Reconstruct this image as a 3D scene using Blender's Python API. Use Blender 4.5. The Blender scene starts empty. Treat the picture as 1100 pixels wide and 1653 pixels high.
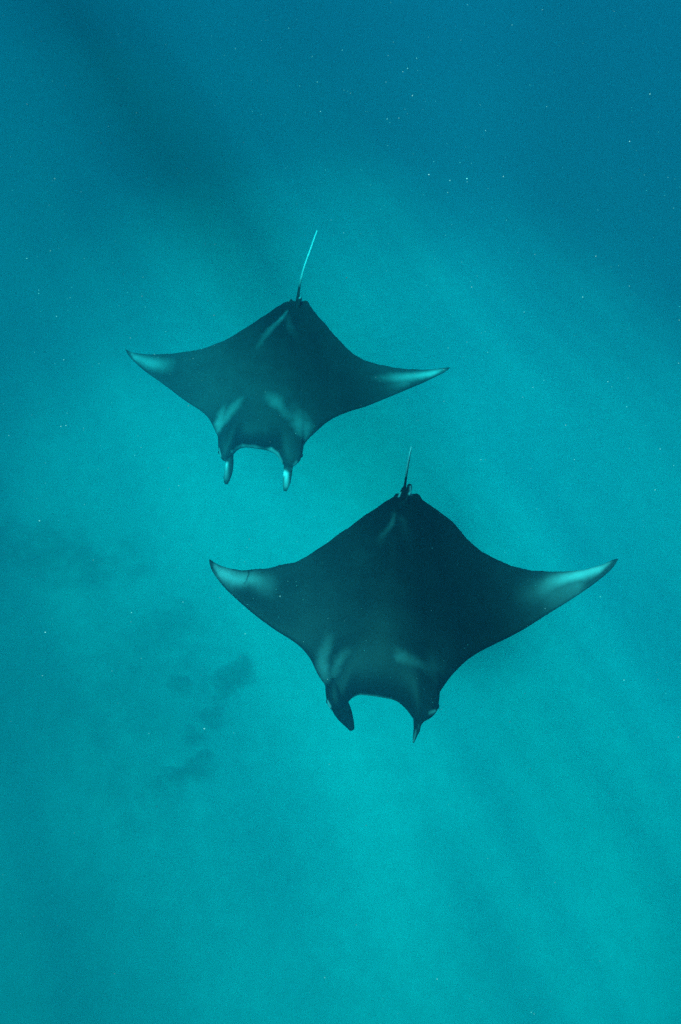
import bpy, bmesh, math, random
import numpy as np
from mathutils import Vector, Matrix, noise as mnoise

random.seed(7)
rng = np.random.default_rng(11)
scene = bpy.context.scene
C = scene.collection

# ------------------------------------------------------------------ camera
PW, PH = 1100.0, 1653.0                 # photograph's pixels
CAM = Vector((0.0, 0.0, -1.2))          # a snorkeller just under the surface, looking steeply down
PITCH = math.radians(65.0)
LENS = 24.0
cd = bpy.data.cameras.new('camera')
cam = bpy.data.objects.new('camera', cd)
C.objects.link(cam)
cam.location = CAM
cam.rotation_euler = (math.radians(90.0) - PITCH, 0.0, 0.0)
cd.sensor_fit = 'VERTICAL'
cd.sensor_height = 36.0
cd.sensor_width = 24.0
cd.lens = LENS
cd.clip_start = 0.05
cd.clip_end = 600.0
scene.camera = cam
FPX = LENS / 36.0 * PH
ROT = cam.rotation_euler.to_matrix()


def ray(px, py):
    """world direction through a pixel of the photograph"""
    v = Vector(((px - PW / 2) / FPX, -(py - PH / 2) / FPX, -1.0))
    return (ROT @ v).normalized()


# ------------------------------------------------------------------ sky and sun
SUN_DIR = -ray(835, 1030)               # towards the sun: high up, a little behind the swimmer's left shoulder
sun_el = math.asin(SUN_DIR.z)
sun_az = math.atan2(SUN_DIR.x, SUN_DIR.y)
w = bpy.data.worlds.new('World')
scene.world = w
w.use_nodes = True
nt = w.node_tree
bg = nt.nodes['Background']
sky = nt.nodes.new('ShaderNodeTexSky')
sky.sky_type = 'NISHITA'
sky.sun_disc = False
sky.sun_elevation = sun_el
sky.sun_rotation = sun_az
nt.links.new(sky.outputs[0], bg.inputs[0])
bg.inputs[1].default_value = 0.08
sl = bpy.data.lights.new('sun', 'SUN')
sl.energy = 4.5
sl.angle = math.radians(9.5)
sl.color = (1.0, 0.96, 0.9)
so = bpy.data.objects.new('sun', sl)
C.objects.link(so)
so.location = (0, 0, 30)
so.rotation_euler = SUN_DIR.to_track_quat('Z', 'Y').to_euler()

scene.view_settings.view_transform = 'Standard'
scene.view_settings.look = 'None'
scene.view_settings.gamma = 1.0
scene.view_settings.exposure = 1.74
scene.render.engine = 'CYCLES'
cy = scene.cycles
cy.volume_bounces = 1
cy.diffuse_bounces = 2
cy.max_bounces = 4
cy.transparent_max_bounces = 12
cy.use_denoising = False

# ------------------------------------------------------------------ helpers


def tag(o, label=None, cat=None, group=None, kind=None):
    for k, v in (('label', label), ('category', cat), ('group', group), ('kind', kind)):
        if v:
            o[k] = v
    return o


def link(name, me, mat=None, parent=None):
    o = bpy.data.objects.new(name, me)
    C.objects.link(o)
    if mat:
        me.materials.clear()
        me.materials.append(mat)
    if parent:
        o.parent = parent
    return o


def material(name, rough=0.6, spec=0.25):
    m = bpy.data.materials.new(name)
    m.use_nodes = True
    n = m.node_tree
    b = n.nodes['Principled BSDF']
    b.inputs['Roughness'].default_value = rough
    b.inputs['Specular IOR Level'].default_value = spec
    return m, n, b


def node(n, kind, **kw):
    x = n.nodes.new(kind)
    for k, v in kw.items():
        if k in x.inputs.keys():
            x.inputs[k].default_value = v
        else:
            setattr(x, k, v)
    return x


def grid_mesh(name, X, Y, Z):
    ny, nx = X.shape
    co = np.stack([X, Y, Z], -1).reshape(-1, 3)
    i = np.arange(ny * nx).reshape(ny, nx)
    f = np.stack([i[:-1, :-1], i[:-1, 1:], i[1:, 1:], i[1:, :-1]], -1).reshape(-1, 4)
    me = bpy.data.meshes.new(name)
    me.from_pydata(co.tolist(), [], f.tolist())
    me.polygons.foreach_set('use_smooth', np.ones(len(me.polygons), dtype=bool))
    me.update()
    return me


# ------------------------------------------------------------------ the sandy sea bed, falling away ahead
HALF = 110.0


def bed_z(x, y):
    """depth of the sand: level under the swimmer, sinking into a channel ahead and to the right"""
    x = np.asarray(x, float)
    y = np.asarray(y, float)
    s = y * 0.74 + x * 0.60 - 15.0
    drop = 0.42 * 11.0 * np.log1p(np.exp(np.clip(s / 11.0, -40, 40)))
    drop = 26.0 * np.tanh(drop / 26.0)
    und = 0.35 * np.sin(x * 0.31 + 1.3) * np.sin(y * 0.23 + 0.4) + 0.22 * np.sin(x * 0.13 - y * 0.42)
    return -20.0 - drop + und


def axis(n, lim, p=2.2):
    t = np.linspace(-1, 1, n)
    return np.sign(t) * np.abs(t) ** p * lim


gx, gy = np.meshgrid(axis(261, HALF), axis(261, HALF) + 0.0)
gz = bed_z(gx, gy)



def sand_color(n, b):
    """pale sand, darkened outward as a vignette painted into the bed; world coordinates"""
    geo = node(n, 'ShaderNodeNewGeometry')
    big = node(n, 'ShaderNodeTexNoise', Scale=0.11, Detail=3.0, Roughness=0.5)
    fine = node(n, 'ShaderNodeTexNoise', Scale=2.4, Detail=6.0, Roughness=0.6)
    n.links.new(geo.outputs['Position'], big.inputs['Vector'])
    n.links.new(geo.outputs['Position'], fine.inputs['Vector'])
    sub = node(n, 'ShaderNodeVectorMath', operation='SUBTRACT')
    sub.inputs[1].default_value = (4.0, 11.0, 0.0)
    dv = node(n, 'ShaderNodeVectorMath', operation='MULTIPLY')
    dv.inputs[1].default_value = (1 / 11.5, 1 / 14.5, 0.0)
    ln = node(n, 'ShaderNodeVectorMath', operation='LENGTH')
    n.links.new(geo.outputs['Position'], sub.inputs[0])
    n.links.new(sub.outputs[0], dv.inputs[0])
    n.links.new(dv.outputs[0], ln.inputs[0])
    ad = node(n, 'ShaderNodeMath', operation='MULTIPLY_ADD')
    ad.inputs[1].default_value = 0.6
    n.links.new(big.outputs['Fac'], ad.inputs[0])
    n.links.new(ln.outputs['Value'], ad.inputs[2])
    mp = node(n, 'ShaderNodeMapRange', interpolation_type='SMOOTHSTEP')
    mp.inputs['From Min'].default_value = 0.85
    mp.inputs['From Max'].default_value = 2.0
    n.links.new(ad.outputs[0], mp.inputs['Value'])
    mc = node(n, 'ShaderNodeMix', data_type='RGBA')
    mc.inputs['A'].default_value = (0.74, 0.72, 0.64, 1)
    mc.inputs['B'].default_value = (0.20, 0.22, 0.18, 1)  # outer tone, darkened to paint corner vignetting into the sand
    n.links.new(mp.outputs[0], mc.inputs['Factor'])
    r2 = node(n, 'ShaderNodeValToRGB')
    r2.color_ramp.elements[0].position = 0.3
    r2.color_ramp.elements[0].color = (0.86, 0.86, 0.86, 1)
    r2.color_ramp.elements[1].position = 0.7
    n.links.new(fine.outputs['Fac'], r2.inputs['Fac'])
    mx = node(n, 'ShaderNodeMix', data_type='RGBA', blend_type='MULTIPLY')
    mx.inputs['Factor'].default_value = 1.0
    n.links.new(mc.outputs['Result'], mx.inputs['A'])
    n.links.new(r2.outputs['Color'], mx.inputs['B'])
    bp = node(n, 'ShaderNodeBump', Strength=0.3, Distance=0.05)
    n.links.new(fine.outputs['Fac'], bp.inputs['Height'])
    n.links.new(bp.outputs['Normal'], b.inputs['Normal'])
    n.links.new(mx.outputs['Result'], b.inputs['Base Color'])
    return mx.outputs['Result']


sand, n, b = material('sand', 0.9, 0.1)
b.inputs['Base Color'].default_value = (0.5, 0.48, 0.42, 1)
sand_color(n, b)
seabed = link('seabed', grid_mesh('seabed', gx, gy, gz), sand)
tag(seabed, 'pale sandy sea bed sinking away into deep blue water', 'sea bed', kind='structure')


def bed_hit(px, py):
    d = ray(px, py)
    t = 5.0
    for _ in range(400):
        p = CAM + d * t
        if p.z <= float(bed_z(p.x, p.y)):
            break
        t += 0.15
    return p, t


# ------------------------------------------------------------------ rippled sea surface overhead, unseen, with bands added to stripe the sunlight
sx, sy = np.meshgrid(axis(181, HALF, 2.0), axis(181, HALF, 2.0))
sz = 0.45 + 0.10 * np.sin(sx * 0.9 + 0.6 * np.sin(sy * 0.5)) + 0.08 * np.sin(sy * 1.3 + sx * 0.4) + 0.05 * np.sin(sx * 2.1 - sy * 1.7)
surf = bpy.data.materials.new('sea_surface_gobo')
surf.use_nodes = True
n = surf.node_tree
n.nodes.clear()
out = node(n, 'ShaderNodeOutputMaterial')
tc = node(n, 'ShaderNodeTexCoord')
SHAFT_RUN = ray(60, 330)                    # the run of the added light-blocking bands: away ahead and to the left
cz = math.atan2(SHAFT_RUN.x, SHAFT_RUN.y)
mp = node(n, 'ShaderNodeMapping')
mp.inputs['Scale'].default_value = (1.0, 0.16, 1.0)
rot = node(n, 'ShaderNodeVectorRotate', rotation_type='Z_AXIS')
rot.inputs['Angle'].default_value = cz
n.links.new(tc.outputs['Object'], rot.inputs['Vector'])
n.links.new(rot.outputs[0], mp.inputs['Vector'])
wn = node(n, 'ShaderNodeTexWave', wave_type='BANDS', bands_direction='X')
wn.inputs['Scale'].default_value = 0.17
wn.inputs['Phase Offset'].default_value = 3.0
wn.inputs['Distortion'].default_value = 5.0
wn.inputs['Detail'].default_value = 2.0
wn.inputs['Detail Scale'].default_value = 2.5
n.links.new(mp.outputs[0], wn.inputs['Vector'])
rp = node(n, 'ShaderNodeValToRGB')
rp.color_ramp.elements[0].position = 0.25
rp.color_ramp.elements[0].color = (0.10, 0.12, 0.13, 1)  # dark bands hold back the sun so shafts form between them
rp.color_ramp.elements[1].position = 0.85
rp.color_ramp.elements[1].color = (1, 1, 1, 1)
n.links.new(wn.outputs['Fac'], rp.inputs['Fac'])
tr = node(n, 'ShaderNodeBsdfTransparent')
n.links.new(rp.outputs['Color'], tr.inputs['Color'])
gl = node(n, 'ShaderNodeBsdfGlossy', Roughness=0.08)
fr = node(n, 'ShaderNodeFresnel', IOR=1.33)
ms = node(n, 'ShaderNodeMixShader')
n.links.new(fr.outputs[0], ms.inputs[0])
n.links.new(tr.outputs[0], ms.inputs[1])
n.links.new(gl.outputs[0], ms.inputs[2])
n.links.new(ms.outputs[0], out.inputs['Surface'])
surface = link('unseen_banded_sea_surface', grid_mesh('unseen_banded_sea_surface', sx, sy, sz), surf)
tag(surface, 'rippled sea surface overhead, banded to split the sun into shafts', 'sea surface', kind='structure')

# ------------------------------------------------------------------ the water itself: one even volume
hz = bpy.data.meshes.new('haze')
bm = bmesh.new()
bmesh.ops.create_cube(bm, size=1.0)
top, bot = 0.12, float(gz.min()) - 1.0
for v in bm.verts:
    v.co = Vector((v.co.x * 2 * (HALF + 2), v.co.y * 2 * (HALF + 2), top if v.co.z > 0 else bot))
bm.to_mesh(hz)
bm.free()
wat = bpy.data.materials.new('sea_water')
wat.use_nodes = True
n = wat.node_tree
n.nodes.clear()
out = node(n, 'ShaderNodeOutputMaterial')
pv = node(n, 'ShaderNodeVolumePrincipled')
DENS = 0.30
SCAT = (0.0006, 0.0094, 0.0155)         # scattering per metre, red green blue
ABSB = (0.2900, 0.0300, 0.0236)         # absorption per metre
pv.inputs['Density'].default_value = DENS
col = [s / DENS for s in SCAT]
ab = [max(0.0, 1 - a / (DENS * (1 - c))) ** 2 for a, c in zip(ABSB, col)]
pv.inputs['Color'].default_value = (*col, 1)
pv.inputs['Absorption Color'].default_value = (*ab, 1)
pv.inputs['Anisotropy'].default_value = -0.15
n.links.new(pv.outputs[0], out.inputs['Volume'])
haze = link('haze', hz, wat)
tag(haze, 'blue green sea water filling the space around the mantas', 'water', kind='stuff')

# ------------------------------------------------------------------ manta rays


def catmull(pts, sub=10):
    P = [np.array(p, float) for p in pts]
    P = [2 * P[0] - P[1]] + P + [2 * P[-1] - P[-2]]
    o = []
    for i in range(1, len(P) - 2):
        p0, p1, p2, p3 = P[i - 1:i + 3]
        for k in range(sub):
            t = k / sub
            o.append(0.5 * (2 * p1 + (p2 - p0) * t + (2 * p0 - 5 * p1 + 4 * p2 - p3) * t * t + (3 * p1 - p0 - 3 * p2 + p3) * t ** 3))
    o.append(P[-2])
    return np.array(o)


def resample(pl, k):
    d = np.r_[0, np.cumsum(np.linalg.norm(np.diff(pl, axis=0), axis=1))]
    t = np.linspace(0, d[-1], k)
    return np.stack([np.interp(t, d, pl[:, j]) for j in range(pl.shape[1])], 1)


skin, n, b = material('manta_skin', 0.55, 0.12)
at = node(n, 'ShaderNodeAttribute', attribute_name='pigment_glints')
tc = node(n, 'ShaderNodeTexCoord')
mo = node(n, 'ShaderNodeTexNoise', Scale=5.0, Detail=7.0, Roughness=0.65)
n.links.new(tc.outputs['Object'], mo.inputs['Vector'])
mm = node(n, 'ShaderNodeMath', operation='MULTIPLY_ADD')
mm.inputs[1].default_value = 0.9
mm.inputs[2].default_value = 0.55
n.links.new(mo.outputs['Fac'], mm.inputs[0])
ml = node(n, 'ShaderNodeMath', operation='MULTIPLY')
n.links.new(at.outputs['Fac'], ml.inputs[0])
n.links.new(mm.outputs[0], ml.inputs[1])
rp = node(n, 'ShaderNodeValToRGB')
rp.color_ramp.elements[0].position = 0.0
rp.color_ramp.elements[0].color = (0.007, 0.008, 0.009, 1)
rp.color_ramp.elements[1].position = 1.0
rp.color_ramp.elements[1].color = (0.62, 0.64, 0.64, 1)
mk = node(n, 'ShaderNodeTexNoise', Scale=2.6, Detail=9.0, Roughness=0.72)
n.links.new(tc.outputs['Object'], mk.inputs['Vector'])
mr = node(n, 'ShaderNodeMapRange')
mr.inputs['From Min'].default_value = 0.40
mr.inputs['From Max'].default_value = 0.72
mr.inputs['To Max'].default_value = 0.017
n.links.new(mk.outputs['Fac'], mr.inputs['Value'])
ms2 = node(n, 'ShaderNodeMath', operation='ADD')
n.links.new(ml.outputs[0], ms2.inputs[0])
n.links.new(mr.outputs[0], ms2.inputs[1])
n.links.new(ms2.outputs[0], rp.inputs['Fac'])
n.links.new(rp.outputs['Color'], b.inputs['Base Color'])
mf = node(n, 'ShaderNodeTexNoise', Scale=38.0, Detail=4.0, Roughness=0.6)
n.links.new(tc.outputs['Object'], mf.inputs['Vector'])
bp = node(n, 'ShaderNodeBump', Strength=0.25, Distance=0.01)
n.links.new(mf.outputs['Fac'], bp.inputs['Height'])
n.links.new(bp.outputs['Normal'], b.inputs['Normal'])

eye_mat, n, b = material('manta_eye', 0.15, 0.5)
b.inputs['Base Color'].default_value = (0.012, 0.012, 0.014, 1)
lid_mat, n, b = material('manta_eye_rim', 0.5, 0.2)
nz = node(n, 'ShaderNodeTexNoise', Scale=60.0)
rp = node(n, 'ShaderNodeValToRGB')
rp.color_ramp.elements[0].color = (0.05, 0.055, 0.06, 1)
rp.color_ramp.elements[1].color = (0.25, 0.26, 0.27, 1)
n.links.new(nz.outputs['Fac'], rp.inputs['Fac'])
n.links.new(rp.outputs['Color'], b.inputs['Base Color'])


def build_manta(spec):
    """Outline points are photo pixels; the animal's own distance and level attitude put them in space."""
    c = CAM + ray(*spec['centre']) * spec['dist']
    fwd0 = Vector(spec['heading']).normalized()
    up = Vector(spec['up']).normalized()
    span = fwd0.cross(up).normalized()            # points to the animal's left or right, whichever is image right
    if span.x < 0:
        span = -span
    fwd = up.cross(span).normalized()
    if fwd.dot(fwd0) < 0:
        fwd = -fwd
    half = spec['half']

    def camber(s, q=0.0):
        a = abs(s)
        return spec['droop'] * math.sin(min(a, 1.0) * math.pi) * 0.5 + spec['curl'] * a ** 2.6

    def place(px, py, lift=0.0):
        """pixel -> point in the animal's own axes (x span, y forward, z up), on its curved mid surface"""
        d = ray(px, py)
        z = 0.0
        for _ in range(12):
            t = ((c - CAM).dot(up) + z) / d.dot(up)
            p = CAM + d * t - c
            z = camber(p.dot(span) / half) + lift
        return np.array((p.dot(span), p.dot(fwd), p.dot(up)))

    px_m = spec['dist'] / FPX                     # metres per pixel at the animal

    def curve(pts, k):
        return resample(np.array([place(*p) for p in catmull(pts)]), k)

    k1, k2 = 110, 70
    L = np.vstack([curve(spec['lead_left'], k1)[:-1], curve(spec['head_left'], k2)[:-1], curve(spec['head_right'], k2)[:-1], curve(spec['lead_right'], k1)])
    T = np.vstack([curve(spec['trail_left'], k1)[:-1], curve(spec['rump_left'], k2)[:-1], curve(spec['rump_right'], k2)[:-1], curve(spec['trail_right'], k1)])
    # small ragged waves along the trailing edge
    for i in range(len(T)):
        e = min(i, len(T) - 1 - i) / 30.0
        wv = mnoise.noise(Vector((T[i][0] * 9.0, spec['dist'], 0))) * 0.010 + mnoise.noise(Vector((T[i][0] * 26.0, 4.0, spec['dist']))) * 0.004
        T[i][1] += wv * min(1.0, e)
    N, M = len(L), 64
    V = []
    for side in (1, -1):
        for j in range(M):
            u = 0.5 - 0.5 * math.cos(math.pi * j / (M - 1))
            P = L * (1 - u) + T * u
            s = np.abs(P[:, 0]) / half
            cl = np.linalg.norm(T - L, axis=1)
            wing = (0.010 + 0.040 * np.clip(1 - s, 0, 1) ** 1.3) * np.clip(cl / 0.25, 0.15, 1)
            trunk = 0.150 * np.exp(-(P[:, 0] / (0.20 * half)) ** 2) + 0.055 * np.exp(-(P[:, 0] / (0.36 * half)) ** 4)
            f = 2.6 * math.sqrt(u) * (1 - u)
            ft = (max(0.0, 1 - (1 - u / 0.30) ** 2) ** 0.5 if u < 0.30 else 1.0) * (1 - max(0.0, (u - 0.35) / 0.65) ** 1.6)
            th = 0.007 * min(1, 12 * u * (1 - u) + 0.35) + wing * f + trunk * (ft if side > 0 else 0.75 * ft)
            # spine ridge towards the tail
            if side > 0:
                rg = 0.045 * np.exp(-((P[:, 0] - spec['spine'] * 0) / (0.045 * half)) ** 2) * max(0.0, math.sin(math.pi * min(1, max(0, (u - 0.45) / 0.55))))
                th = th + rg
            zc = np.array([camber(x / half) for x in P[:, 0]])
            Q = P.copy()
            Q[:, 2] = zc + side * th
            V.append(Q)
    V = np.array(V)                                # (2M, N, 3)
    bm = bmesh.new()
    vs = [[bm.verts.new(V[r, k]) for k in range(N)] for r in range(2 * M)]
    for r in range(M - 1):
        for k in range(N - 1):
            bm.faces.new((vs[r][k], vs[r][k + 1], vs[r + 1][k + 1], vs[r + 1][k]))
            bm.faces.new((vs[M + r][k], vs[M + r + 1][k], vs[M + r + 1][k + 1], vs[M + r][k + 1]))
    for k in range(N - 1):
        bm.faces.new((vs[0][k], vs[M][k], vs[M][k + 1], vs[0][k + 1]))
        bm.faces.new((vs[M - 1][k], vs[M - 1][k + 1], vs[2 * M - 1][k + 1], vs[2 * M - 1][k]))
    for k in (0, N - 1):
        for r in range(M - 1):
            q = (vs[r][k], vs[r + 1][k], vs[M + r + 1][k], vs[M + r][k])
            bm.faces.new(q if k == 0 else q[::-1])

    def tube(path, rw, rt, twist=0.0, seg=14, sub=6):
        """closed limb along a path of local points; rw, rt: half width and half thickness at each point"""
        pts = catmull([tuple(p) + (a, b_) for p, a, b_ in zip(path, rw, rt)], sub)
        K = len(pts)
        rings = []
        for i in range(K):
            p = pts[i, :3]
            tg = Vector(pts[min(K - 1, i + 1), :3] - pts[max(0, i - 1), :3]).normalized()
            a = tg.cross(Vector((0, 0, 1)))
            if a.length < 1e-3:
                a = Vector((1, 0, 0))
            a.normalize()
            bb = a.cross(tg).normalized()
            tw = twist[0] + (twist[1] - twist[0]) * i / (K - 1) if isinstance(twist, tuple) else twist
            a2 = a * math.cos(tw) + bb * math.sin(tw)
            b2 = -a * math.sin(tw) + bb * math.cos(tw)
            rings.append([bm.verts.new(Vector(p) + a2 * (max(pts[i, 3], 0.003) * math.cos(2 * math.pi * q / seg)) + b2 * (max(pts[i, 4], 0.003) * math.sin(2 * math.pi * q / seg))) for q in range(seg)])
        for r0, r1 in zip(rings, rings[1:]):
            for q in range(seg):
                bm.faces.new((r0[q], r0[(q + 1) % seg], r1[(q + 1) % seg], r1[q]))
        bm.faces.new(rings[0][::-1])
        bm.faces.new(rings[-1])

    for lb in spec['limbs']:
        path = [place(x, y, lift) for x, y, lift, a, t in lb['pts']]
        tube(path, [a * px_m for *_, a, t in lb['pts']], [t for *_, t in lb['pts']], math.radians(lb['twist']) if not isinstance(lb['twist'], tuple) else tuple(math.radians(q) for q in lb['twist']))
    bmesh.ops.recalc_face_normals(bm, faces=bm.faces)
    raw = bpy.data.meshes.new('manta_raw')
    bm.to_mesh(raw)
    bm.free()
    tmp = bpy.data.objects.new('tmp', raw)
    C.objects.link(tmp)
    md = tmp.modifiers.new('fuse', 'REMESH')
    md.mode = 'VOXEL'
    md.voxel_size = 0.0075
    md.adaptivity = 0.0
    md.use_smooth_shade = True
    sm = tmp.modifiers.new('smooth', 'SMOOTH')
    sm.factor = 0.5
    sm.iterations = 3
    dg = bpy.context.evaluated_depsgraph_get()
    me = bpy.data.meshes.new_from_object(tmp.evaluated_get(dg))
    me.name = 'manta_ray'
    bpy.data.objects.remove(tmp)
    nv = len(me.vertices)
    co = np.empty(nv * 3, np.float32)
    me.vertices.foreach_get('co', co)
    co = co.reshape(-1, 3)
    # ease the creases over head and trunk
    ed = np.empty(len(me.edges) * 2, np.int32)
    me.edges.foreach_get('vertices', ed)
    ed = ed.reshape(-1, 2)
    deg = np.maximum(np.bincount(ed.ravel(), minlength=nv), 1)
    cs = co.astype(float)
    ss = lambda v, a, b_: np.clip((v - a) / (b_ - a), 0, 1)
    wt = ss(cs[:, 1], -0.60, -0.45) * (1 - ss(cs[:, 1], spec['nose'] - 0.12, spec['nose'] + 0.04)) * (1 - ss(np.abs(cs[:, 0]) / half, 0.40, 0.52)) * 0.5
    for _ in range(40):
        av = np.stack([np.bincount(ed[:, 0], cs[ed[:, 1], k], nv) + np.bincount(ed[:, 1], cs[ed[:, 0], k], nv) for k in range(3)], 1) / deg[:, None]
        cs += wt[:, None] * (av - cs)
    co = cs.astype(np.float32)
    me.vertices.foreach_set('co', co.ravel())
    me.update()
    no = np.empty(nv * 3, np.float32)
    me.vertices.foreach_get('normal', no)
    no = no.reshape(-1, 3)

    # pigment: pale markings, white belly, painted glints on tail ridge, horns, eyes, pelvic fins
    def seg_dist(A, B):
        d = B - A
        t = np.clip(((cw - A) @ d) / (d @ d), 0, 1)
        return np.linalg.norm(cw - A - t[:, None] * d, axis=1), t

    cw = co[:, :2].astype(float).copy()
    jr = np.random.default_rng(int(spec['dist'] * 10))
    calm = np.clip((0.8 - np.abs(co[:, 0]) / half) / 0.2, 0.25, 1.0) * np.where((co[:, 1] < -0.95 * spec['tail']) | (co[:, 1] > spec['nose']), 0.0, 1.0)
    for wl, am in ((0.5, 0.012), (0.22, 0.005), (0.10, 0.0025), (0.05, 0.0015)):
        for ax in (0, 1):
            for _ in range(3):
                an, ph = jr.uniform(0, 6.28, 2)
                cw[:, ax] += calm * am * np.sin((co[:, 0] * math.cos(an) + co[:, 1] * math.sin(an)) * 6.28 / wl + ph)

    pig_glint = np.full(nv, spec['tone'])
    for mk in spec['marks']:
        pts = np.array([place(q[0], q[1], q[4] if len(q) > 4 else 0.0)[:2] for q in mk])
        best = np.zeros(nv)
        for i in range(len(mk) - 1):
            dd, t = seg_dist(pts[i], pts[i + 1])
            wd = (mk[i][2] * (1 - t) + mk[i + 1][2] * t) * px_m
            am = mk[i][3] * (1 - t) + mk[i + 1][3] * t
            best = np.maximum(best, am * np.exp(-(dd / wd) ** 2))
        pig_glint = np.maximum(pig_glint, best)
    # the snout between the shoulder patches is blackest
    hp = place(*spec['snout'])
    hd = np.hypot((co[:, 0] - hp[0]) / 0.42, (co[:, 1] - hp[1]) / 0.30)
    pig_glint -= 0.040 * np.clip(1.5 - hd, 0, 1)
    for mk in spec['dark']:
        pts = np.array([place(q[0], q[1], q[4] if len(q) > 4 else 0.0)[:2] for q in mk])
        for i in range(len(mk) - 1):
            dd, t = seg_dist(pts[i], pts[i + 1])
            wd = (mk[i][2] * (1 - t) + mk[i + 1][2] * t) * px_m
            am = mk[i][3] * (1 - t) + mk[i + 1][3] * t
            pig_glint *= 1 - am * np.exp(-(dd / wd) ** 4)
    belly = np.clip((-no[:, 2] - 0.25) / 0.4, 0, 1) * (1 - np.clip((np.abs(co[:, 0]) / half - 0.55) / 0.3, 0, 1) * 0.85)
    pig_glint = np.where(no[:, 2] < -0.1, np.maximum(pig_glint * 0.5, belly), pig_glint)
    at = me.attributes.new('pigment_glints', 'FLOAT', 'POINT')
    at.data.foreach_set('value', np.clip(pig_glint, -0.03, 1.2).astype(np.float32))
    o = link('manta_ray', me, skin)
    R = Matrix((span, fwd, up)).transposed().to_4x4()
    o.matrix_world = Matrix.Translation(c) @ R
    # eyes on the sides of the head
    for ex, ey, lift, r in spec['eyes']:
        p = place(ex, ey, lift)
        eb = bmesh.new()
        bmesh.ops.create_uvsphere(eb, u_segments=20, v_segments=12, radius=r)
        for v in eb.verts:
            v.co.x *= 0.75
        em = bpy.data.meshes.new('eye')
        eb.to_mesh(em)
        eb.free()
        em.polygons.foreach_set('use_smooth', np.ones(len(em.polygons), dtype=bool))
        e = link('eye', em, eye_mat, o)
        e.location = p
    return o


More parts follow.
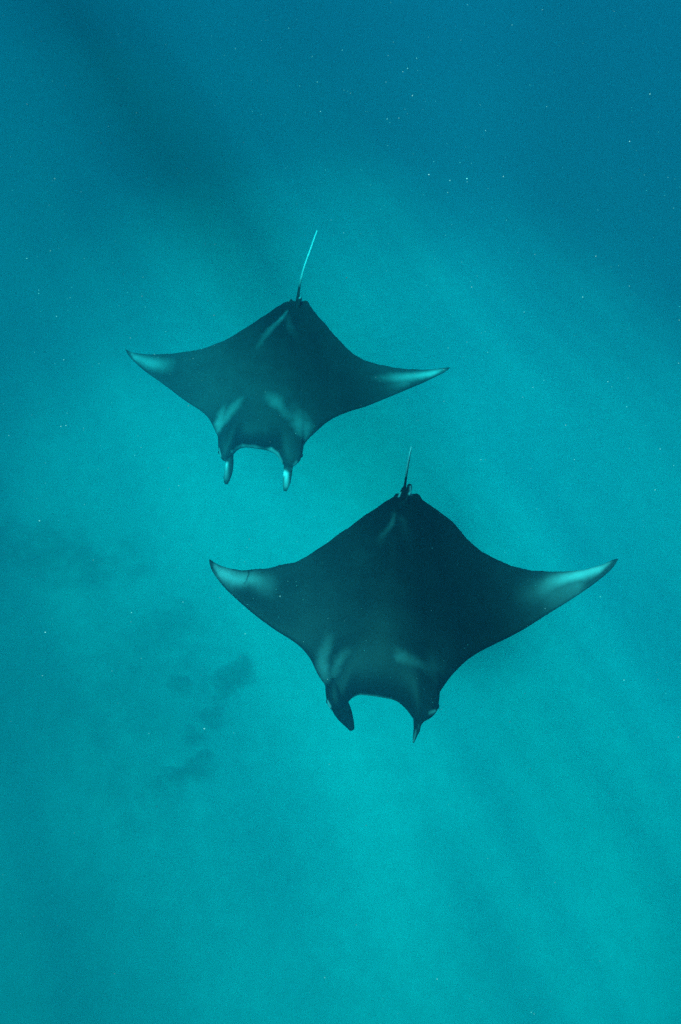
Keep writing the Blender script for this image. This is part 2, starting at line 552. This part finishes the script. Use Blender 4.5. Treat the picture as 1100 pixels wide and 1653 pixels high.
NEAR = dict(
    centre=(632, 965), dist=5.8, heading=(-0.07, -1, 0.0), up=(-0.03, -0.02, 1), half=1.76, droop=0.08, curl=0.28, tail=0.85, nose=0.72, tone=0.0, snout=(612, 1112), spine=0,
    lead_left=[(337.5, 901), (339, 912), (345, 926), (361, 947), (383, 968.5), (414, 995), (445.5, 1018), (480, 1042), (499, 1063), (512, 1088), (525, 1106)],
    head_left=[(525, 1106), (526.5, 1123), (530, 1139), (538, 1147), (552, 1143), (563, 1132), (572, 1125), (582, 1122), (605, 1124)],
    head_right=[(605, 1124), (632, 1129), (644, 1134), (657, 1146), (666, 1158), (673, 1166), (684, 1165), (697, 1158), (706, 1147), (709, 1132), (710, 1118)],
    lead_right=[(710, 1118), (722, 1101), (735, 1086), (759, 1064), (797, 1042), (841, 1019), (885, 991.5), (935, 960), (972, 933), (991, 915), (999, 901.5)],
    trail_left=[(337.5, 901), (347, 908), (360, 914), (378, 918), (404, 919.5), (445.5, 913.5), (483, 902), (527, 874.5), (571, 845), (602, 823)],
    rump_left=[(602, 823), (632, 803), (642, 797), (653, 797)],
    rump_right=[(653, 797), (667, 796), (679, 801), (684, 807), (696, 815)],
    trail_right=[(696, 815), (728, 840), (759, 872), (784, 891), (822, 911.5), (859.5, 920), (897, 922), (935, 920.5), (972, 911), (990, 903), (999, 901.5)],
    limbs=[
        # head lobes
        dict(pts=[(545, 1075, 0.02, 10, 0.05), (541, 1105, 0.03, 14, 0.075), (543, 1130, 0.02, 14, 0.075), (547, 1143, 0.0, 9, 0.05)], twist=0),
        dict(pts=[(690, 1085, 0.02, 10, 0.05), (692, 1112, 0.03, 15, 0.075), (688, 1138, 0.02, 17, 0.08), (682, 1156, 0.0, 11, 0.055)], twist=0),
        # cephalic fins: a broad paddle, and one seen on edge
        dict(pts=[(546, 1132, 0.0, 13, 0.035), (551, 1143, -0.02, 14, 0.03), (557, 1155, -0.06, 12.5, 0.022), (564, 1168, -0.10, 8.5, 0.016), (569, 1179, -0.13, 4, 0.010)], twist=(0, 15)),
        dict(pts=[(683, 1148, 0.0, 12, 0.04), (676, 1162, -0.04, 8, 0.045), (672.5, 1175, -0.10, 4.2, 0.05), (670.5, 1186, -0.15, 3.2, 0.045), (667.5, 1198, -0.20, 1.4, 0.02)], twist=(0, -6)),
        dict(pts=[(676, 1166, -0.02, 4, 0.02), (676, 1178, -0.03, 2.6, 0.016), (673, 1188, -0.06, 1.2, 0.01)], twist=0),
        # tail, dorsal fin, pelvic fins
        dict(pts=[(652, 815, 0.05, 9, 0.035), (653, 798, 0.03, 4.6, 0.022), (654.6, 780, 0.02, 2.4, 0.012), (657.5, 758, -0.02, 2.4, 0.012), (660.5, 740, -0.05, 2.2, 0.011), (664.5, 720.5, -0.08, 1.8, 0.009)], twist=0),
        dict(pts=[(655, 812, 0.06, 3, 0.03), (659, 799, 0.08, 4.6, 0.035), (661, 789, 0.09, 5.0, 0.03), (661.5, 782, 0.09, 3.6, 0.018)], twist=0),
        dict(pts=[(648, 806, 0.03, 5, 0.02), (649, 794, 0.03, 3.2, 0.016), (651, 787, 0.03, 1.8, 0.01)], twist=0),
        dict(pts=[(640, 812, 0.01, 6, 0.016), (641, 802, 0.01, 5.5, 0.012), (643, 797, 0.005, 3.5, 0.008)], twist=0),
        dict(pts=[(668, 812, 0.01, 7, 0.016), (673, 802, 0.01, 7, 0.012), (676, 798, 0.005, 4, 0.008)], twist=0),
    ],
    marks=[
        [(346, 914, 5, 0.279), (358, 926, 11, 0.465), (378, 934, 13, 0.465), (402, 936, 13, 0.26), (428, 943, 17, 0.099), (455, 955, 18, 0)],
        [(984, 909, 3.4, 0.22), (965, 919, 6.8, 0.413), (940, 928, 8.5, 0.468), (912, 934, 9.3, 0.385), (888, 942, 12.8, 0.22), (862, 958, 18.7, 0.066), (830, 970, 20.4, 0)],
        [(930, 945, 14, 0.12), (895, 960, 22, 0.08), (860, 975, 24, 0)],
        [(528, 1100, 6.8, 0.106), (524, 1080, 9.7, 0.145), (527, 1055, 8.2, 0.087), (533, 1020, 8.2, 0)],
        [(537, 1086, 8.2, 0.087), (552, 1070, 9.7, 0.097), (572, 1055, 9.7, 0.009)],
        [(636, 1056, 8.2, 0.024), (648, 1068, 9.7, 0.097), (668, 1080, 9.7, 0.072), (692, 1094, 11, 0.029)],
        [(700, 1105, 10, 0.021), (697, 1085, 15, 0.042), (692, 1050, 15, 0)],
        [(636, 838, 3.8, 0.05), (629, 858, 5, 0.101), (612, 890, 7.5, 0.008)],  # sunlit flank of the tail ridge, painted as a pale streak
        [(648, 846, 6.2, 0.042), (656, 880, 8.8, 0.008)],
        [(567, 1131, 1.7, 0.2), (573, 1126, 1.8, 0.4), (582, 1123, 1.8, 0.5), (607, 1126, 2, 0.5), (631, 1130, 1.7, 0.4), (645, 1136, 1.4, 0.2)],
        [(529, 1133, 1.5, 0.6), (533, 1142, 2.0, 0.6)],  # highlights painted beside the eyes, here and next line
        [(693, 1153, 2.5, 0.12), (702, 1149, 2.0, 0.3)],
        [(644, 804, 1.4, 0.9), (646, 798, 1.4, 0.9)],  # lit edges of the pelvic fins, painted pale
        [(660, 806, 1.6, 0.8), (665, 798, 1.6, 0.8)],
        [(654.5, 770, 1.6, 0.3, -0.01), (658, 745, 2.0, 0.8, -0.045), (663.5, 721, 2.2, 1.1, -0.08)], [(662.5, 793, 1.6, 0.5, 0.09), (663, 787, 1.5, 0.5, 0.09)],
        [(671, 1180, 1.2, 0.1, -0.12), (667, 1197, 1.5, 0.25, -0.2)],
    ],
    dark=[[(402, 920, 1.3, 0.9), (399, 931, 1.1, 0.85), (394, 944, 1.0, 0.5)],
          [(337, 900, 5, 0.8), (341, 918, 3.0, 0.7), (360, 946, 3.0, 0.6), (384, 969, 4.0, 0.5)],
          [(999, 901, 6, 0.9), (978, 924, 4.5, 0.8), (940, 954, 4.5, 0.5)],
          [(350, 909, 3, 0.5), (378, 917, 3.5, 0.6), (404, 919, 4, 0.6)]],
    eyes=[(530, 1132, 0.0, 0.022), (706, 1140, 0.0, 0.024)],
)

FAR = dict(
    centre=(452, 622), dist=8.0, heading=(-0.16, -1, 0.0), up=(-0.02, -0.03, 1), half=1.95, droop=0.20, curl=0.06, tail=0.92, nose=0.80, tone=0.036, snout=(418, 710), spine=0,
    lead_left=[(202.5, 563.5), (207, 573), (216, 583), (235, 600), (255, 614), (280, 632.5), (305, 651.5), (325, 665), (337, 677), (345, 692), (352, 706)],
    head_left=[(352, 706), (353, 723), (356, 737), (362, 744), (370, 740), (376.5, 732.5), (381.5, 727), (388, 723), (397, 721.5), (413, 723)],
    head_right=[(413, 723), (429, 725.5), (439, 729), (446, 734), (451.5, 741), (456, 748), (464, 753), (474, 752), (483, 745), (488, 734), (490.5, 718)],
    lead_right=[(490.5, 718), (500, 707), (511, 697), (530, 681), (555, 668.5), (590, 656.5), (625, 642.5), (655, 630), (680, 619.5), (700, 610), (718, 601), (728, 593)],
    trail_left=[(202.5, 563.5), (210, 567), (220, 570), (250, 572), (290, 569), (322.5, 563.5), (350, 553.5), (380, 539), (405, 523.5), (430, 507.5), (446, 496)],
    rump_left=[(446, 496), (464, 486), (474, 485), (481, 486)],
    rump_right=[(481, 486), (489, 486), (497, 487), (501, 493)],
    trail_right=[(501, 493), (510, 505), (525, 522.5), (540, 539.5), (555, 556), (575, 572.5), (600, 584.5), (625, 591), (665, 596), (695, 596), (718, 593.5), (728, 593)],
    limbs=[
        dict(pts=[(366, 682, 0.02, 8, 0.05), (363, 706, 0.03, 10, 0.07), (366, 726, 0.02, 11, 0.07), (368, 738, 0.0, 7, 0.045)], twist=0),
        dict(pts=[(474, 690, 0.02, 8, 0.05), (474, 714, 0.03, 11, 0.07), (472, 734, 0.02, 13, 0.07), (468, 747, 0.0, 9, 0.05)], twist=0),
        dict(pts=[(369, 730, 0.0, 7.5, 0.04), (371, 745, -0.03, 6.2, 0.035), (369.5, 760, -0.08, 6.8, 0.03), (366.5, 773, -0.13, 6.0, 0.022), (365.5, 782, -0.16, 3.0, 0.012)], twist=(0, 25)),
        dict(pts=[(469, 740, 0.0, 10, 0.045), (466, 753, -0.03, 7.2, 0.04), (464.5, 767, -0.08, 6.8, 0.03), (462.5, 780, -0.13, 6.4, 0.022), (460.5, 793, -0.17, 3.0, 0.012)], twist=(0, 20)),
        dict(pts=[(479, 508, 0.05, 8, 0.035), (481, 488, 0.03, 4.2, 0.022), (482, 474, 0.02, 2.6, 0.013), (484.8, 457, 0.0, 2.1, 0.014), (491.5, 431, -0.03, 1.9, 0.013), (501, 404, -0.06, 1.8, 0.012), (512.3, 372, -0.10, 1.6, 0.010)], twist=0),
        dict(pts=[(480, 500, 0.06, 3, 0.03), (483, 488, 0.08, 3.8, 0.032), (485, 480, 0.09, 3.4, 0.02)], twist=0),
        dict(pts=[(470, 499, 0.01, 5, 0.016), (469, 489, 0.01, 4.4, 0.012), (470, 483, 0.005, 2.4, 0.008)], twist=0),
        dict(pts=[(489, 500, 0.01, 6, 0.016), (493, 490, 0.01, 6, 0.012), (496, 486, 0.005, 3, 0.008)], twist=0),
    ],
    marks=[
        [(208, 569, 3, 0.217), (222, 579, 7, 0.434), (243, 587, 11, 0.403), (266, 592, 14, 0.211), (295, 598, 16, 0)],
        [(720, 597, 2.5, 0.275), (700, 602, 5.1, 0.44), (676, 608, 6.8, 0.44), (650, 613, 9.3, 0.303), (622, 612, 11, 0.154), (590, 610, 12.8, 0)],
        [(655, 620, 8, 0.16), (630, 628, 10, 0.06)],
        [(353, 700, 7, 0.23), (355, 686, 10.3, 0.301), (364, 662, 10.3, 0.058)],
        [(356, 690, 8.5, 0.23), (374, 676, 10.3, 0.173), (390, 666, 10.3, 0.128), (408, 652, 10.3, 0.018)],
        [(438, 656, 12.1, 0.07), (448, 668, 12.1, 0.162), (462, 678, 10.3, 0.104), (478, 688, 12.1, 0.115)],
        [(488, 706, 8.5, 0.202), (486, 692, 13.8, 0.219), (484, 672, 13.8, 0.07), (480, 655, 13.8, 0)],
        [(465, 508, 2.8, 0.202), (458, 522, 4.2, 0.37), (445, 538, 5.5, 0.269), (428, 556, 6.8, 0.134), (412, 576, 9.7, 0.027)],  # light on the tail ridge, painted as a pale streak
        [(466, 520, 5.5, 0.101), (474, 545, 8.2, 0.12), (480, 575, 9.7, 0.014)],
        [(376, 733, 1.4, 0.4), (385, 725, 1.7, 0.4), (393, 722, 2, 0.5), (413, 724, 2.1, 0.5), (439, 728, 1.7, 0.5), (449, 736, 2, 0.4), (455, 748, 2, 0.5)],
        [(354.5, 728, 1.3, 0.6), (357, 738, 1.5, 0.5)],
        [(366, 751, 3.0, 1.0, -0.05), (366, 759, 3.4, 0.5, -0.08), (365, 772, 4.5, 0.3, -0.13)],  # highlights on both horn fins, painted into the skin
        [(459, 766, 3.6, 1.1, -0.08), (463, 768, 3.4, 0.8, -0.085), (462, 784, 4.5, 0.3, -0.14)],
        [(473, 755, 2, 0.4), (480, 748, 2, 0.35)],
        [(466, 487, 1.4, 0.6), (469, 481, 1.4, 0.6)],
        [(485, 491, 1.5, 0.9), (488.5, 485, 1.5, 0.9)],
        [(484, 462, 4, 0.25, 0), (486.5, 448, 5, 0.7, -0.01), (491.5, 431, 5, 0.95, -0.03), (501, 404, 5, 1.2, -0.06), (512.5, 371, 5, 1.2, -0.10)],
    ],
    dark=[[(202, 563, 4, 0.7), (217, 585, 3.0, 0.5), (236, 602, 4, 0.4)],
          [(728, 593, 5, 0.8), (700, 611, 4, 0.5), (656, 631, 5, 0.5)]],
    eyes=[(355, 730, 0.0, 0.022), (487, 735, 0.0, 0.024)],
)

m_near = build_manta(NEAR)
tag(m_near, 'dark manta ray with a thin black scratch across one pale wing tip', 'manta ray', 'manta rays gliding over the sand')
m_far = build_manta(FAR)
tag(m_far, 'dark manta ray with long pale tail, bright shoulder patches and two hanging horn fins', 'manta ray', 'manta rays gliding over the sand')

# ------------------------------------------------------------------ low dark reef patches on the sand
reef, n, b = material('reef', 0.9, 0.1)
at = node(n, 'ShaderNodeAttribute', attribute_name='cover')
tc = node(n, 'ShaderNodeTexCoord')
n1 = node(n, 'ShaderNodeTexNoise', Scale=3.0, Detail=6.0, Roughness=0.65)
n.links.new(tc.outputs['Object'], n1.inputs['Vector'])
rp = node(n, 'ShaderNodeValToRGB')
rp.color_ramp.elements[0].position = 0.35
rp.color_ramp.elements[0].color = (0.05, 0.06, 0.04, 1)
rp.color_ramp.elements[1].position = 0.7
rp.color_ramp.elements[1].color = (0.18, 0.19, 0.13, 1)
n.links.new(n1.outputs['Fac'], rp.inputs['Fac'])
mx = node(n, 'ShaderNodeMix', data_type='RGBA')
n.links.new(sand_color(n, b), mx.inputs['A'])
n.links.new(rp.outputs['Color'], mx.inputs['B'])
n.links.new(at.outputs['Fac'], mx.inputs['Factor'])
n.links.new(mx.outputs['Result'], b.inputs['Base Color'])


def reef_patch(px, py, wx, wy, ang, cover, height, seed):
    p, t = bed_hit(px, py)
    sc = t / FPX
    a, bb = wx * sc, wy * sc * 1.05
    nr, na = 34, 72
    ca, sa = math.cos(ang), math.sin(ang)
    rows = []
    cov = []
    vs, fs = [], []
    for i in range(nr):
        r = i / (nr - 1) * 1.35
        for k in range(na):
            th = 2 * math.pi * k / na
            u, v = r * math.cos(th), r * math.sin(th)
            x, y = u * a * ca - v * bb * sa, u * a * sa + v * bb * ca
            q = Vector((x * 0.9 + seed * 7.1, y * 0.9, seed))
            nn = mnoise.fractal(q * 1.3, 0.9, 2.1, 4)
            m = 1.0 / (1.0 + math.exp((r - 0.55 + 0.55 * nn) * 7.0)) * min(1.0, max(0.0, (1.12 - r) / 0.4))
            hgt = height * m * (0.8 + 0.4 * mnoise.noise(q * 2.0) + 0.2 * mnoise.noise(q * 5.0))
            vs.append((x, y, float(bed_z(p.x + x, p.y + y)) + max(0, hgt) + 0.012 - 0.03 * (r / 1.35) ** 2 - p.z))
            cov.append(cover * m)
    for i in range(nr - 1):
        for k in range(na):
            k2 = (k + 1) % na
            fs.append((i * na + k, (i + 1) * na + k, (i + 1) * na + k2, i * na + k2))
    me = bpy.data.meshes.new('reef_patch')
    me.from_pydata(vs, [], fs)
    me.polygons.foreach_set('use_smooth', np.ones(len(me.polygons), dtype=bool))
    at = me.attributes.new('cover', 'FLOAT', 'POINT')
    at.data.foreach_set('value', np.array(cov, np.float32))
    o = link('reef_patch', me, reef)
    o.location = p
    return o


PATCHES = [
    (378, 1098, 58, 34, 0.6, 0.47, 0.12, 'dark slanting reef patch on the sand, the one next to the scratched manta'),
    (285, 1106, 40, 34, 0.1, 0.42, 0.12, 'small round reef patch beside the dark slanting one'),
    (352, 1150, 46, 30, 0.9, 0.34, 0.10, 'reef patch joining the slanting one to the broken reef line'),
    (312, 1200, 44, 36, 0.9, 0.44, 0.12, 'small dark reef patch in the middle of the broken reef line'),
    (300, 1248, 56, 36, 0.2, 0.47, 0.12, 'dark low reef patch at the end of the broken reef line'),
    (245, 1272, 50, 44, 0.3, 0.31, 0.10, 'pale ring of rubble beside the dark low reef patch'),
    (225, 1170, 150, 190, 0.1, 0.22, 0.06, 'broad murky reef flat reaching out beside the broken reef line'),
    (265, 1015, 90, 60, 0.2, 0.26, 0.10, 'faint reef patch on the sand under the scratched wing tip'),
    (85, 895, 170, 80, -0.2, 0.44, 0.10, 'wide blurred reef patch standing apart from the reef line'),
]
for i, (px, py, wx, wy, ang, cv, hg, lab) in enumerate(PATCHES):
    tag(reef_patch(px, py, wx, wy, ang, cv, hg, 3.0 + i), lab, 'reef', 'reef patches on the sand')

# ------------------------------------------------------------------ plankton specks drifting in the water
NS = 42000
snow_mat, n, b = material('plankton', 0.8, 0.2)
oi = node(n, 'ShaderNodeTexCoord')
nz = node(n, 'ShaderNodeTexNoise', Scale=9.0)
n.links.new(oi.outputs['Object'], nz.inputs['Vector'])
rp = node(n, 'ShaderNodeValToRGB')
rp.color_ramp.elements[0].position = 0.35
rp.color_ramp.elements[0].color = (0.25, 0.26, 0.25, 1)
rp.color_ramp.elements[1].position = 0.65
rp.color_ramp.elements[1].color = (0.60, 0.61, 0.58, 1)
n.links.new(nz.outputs['Fac'], rp.inputs['Fac'])
n.links.new(rp.outputs['Color'], b.inputs['Base Color'])
base = np.array([(1, 0, 0), (-1, 0, 0), (0, 1, 0), (0, -1, 0), (0, 0, 1), (0, 0, -1)], float)
tri = np.array([(0, 2, 4), (2, 1, 4), (1, 3, 4), (3, 0, 4), (2, 0, 5), (1, 2, 5), (3, 1, 5), (0, 3, 5)])
pc = np.stack([rng.uniform(-7, 7, NS), rng.uniform(-4, 10, NS), rng.uniform(-9, -0.6, NS)], 1)
pc = pc[np.linalg.norm(pc - np.array(CAM), axis=1) > 2.2]
k = len(pc)
rr = 0.0014 * np.exp(rng.normal(0, 0.3, k))
pv_ = base[None] * rr[:, None, None] * rng.uniform(0.6, 1.4, (k, 6, 1)) * np.stack([np.ones(k), np.ones(k), rng.uniform(0.8, 2.0, k)], 1)[:, None, :] + pc[:, None, :]
vs = pv_.reshape(-1, 3).tolist()
fs = (tri[None] + 6 * np.arange(k)[:, None, None]).reshape(-1, 3).tolist()
me = bpy.data.meshes.new('plankton')
me.from_pydata(vs, [], fs)
snow = link('plankton', me, snow_mat)
tag(snow, 'tiny pale specks of plankton drifting all through the water', 'plankton', kind='stuff')
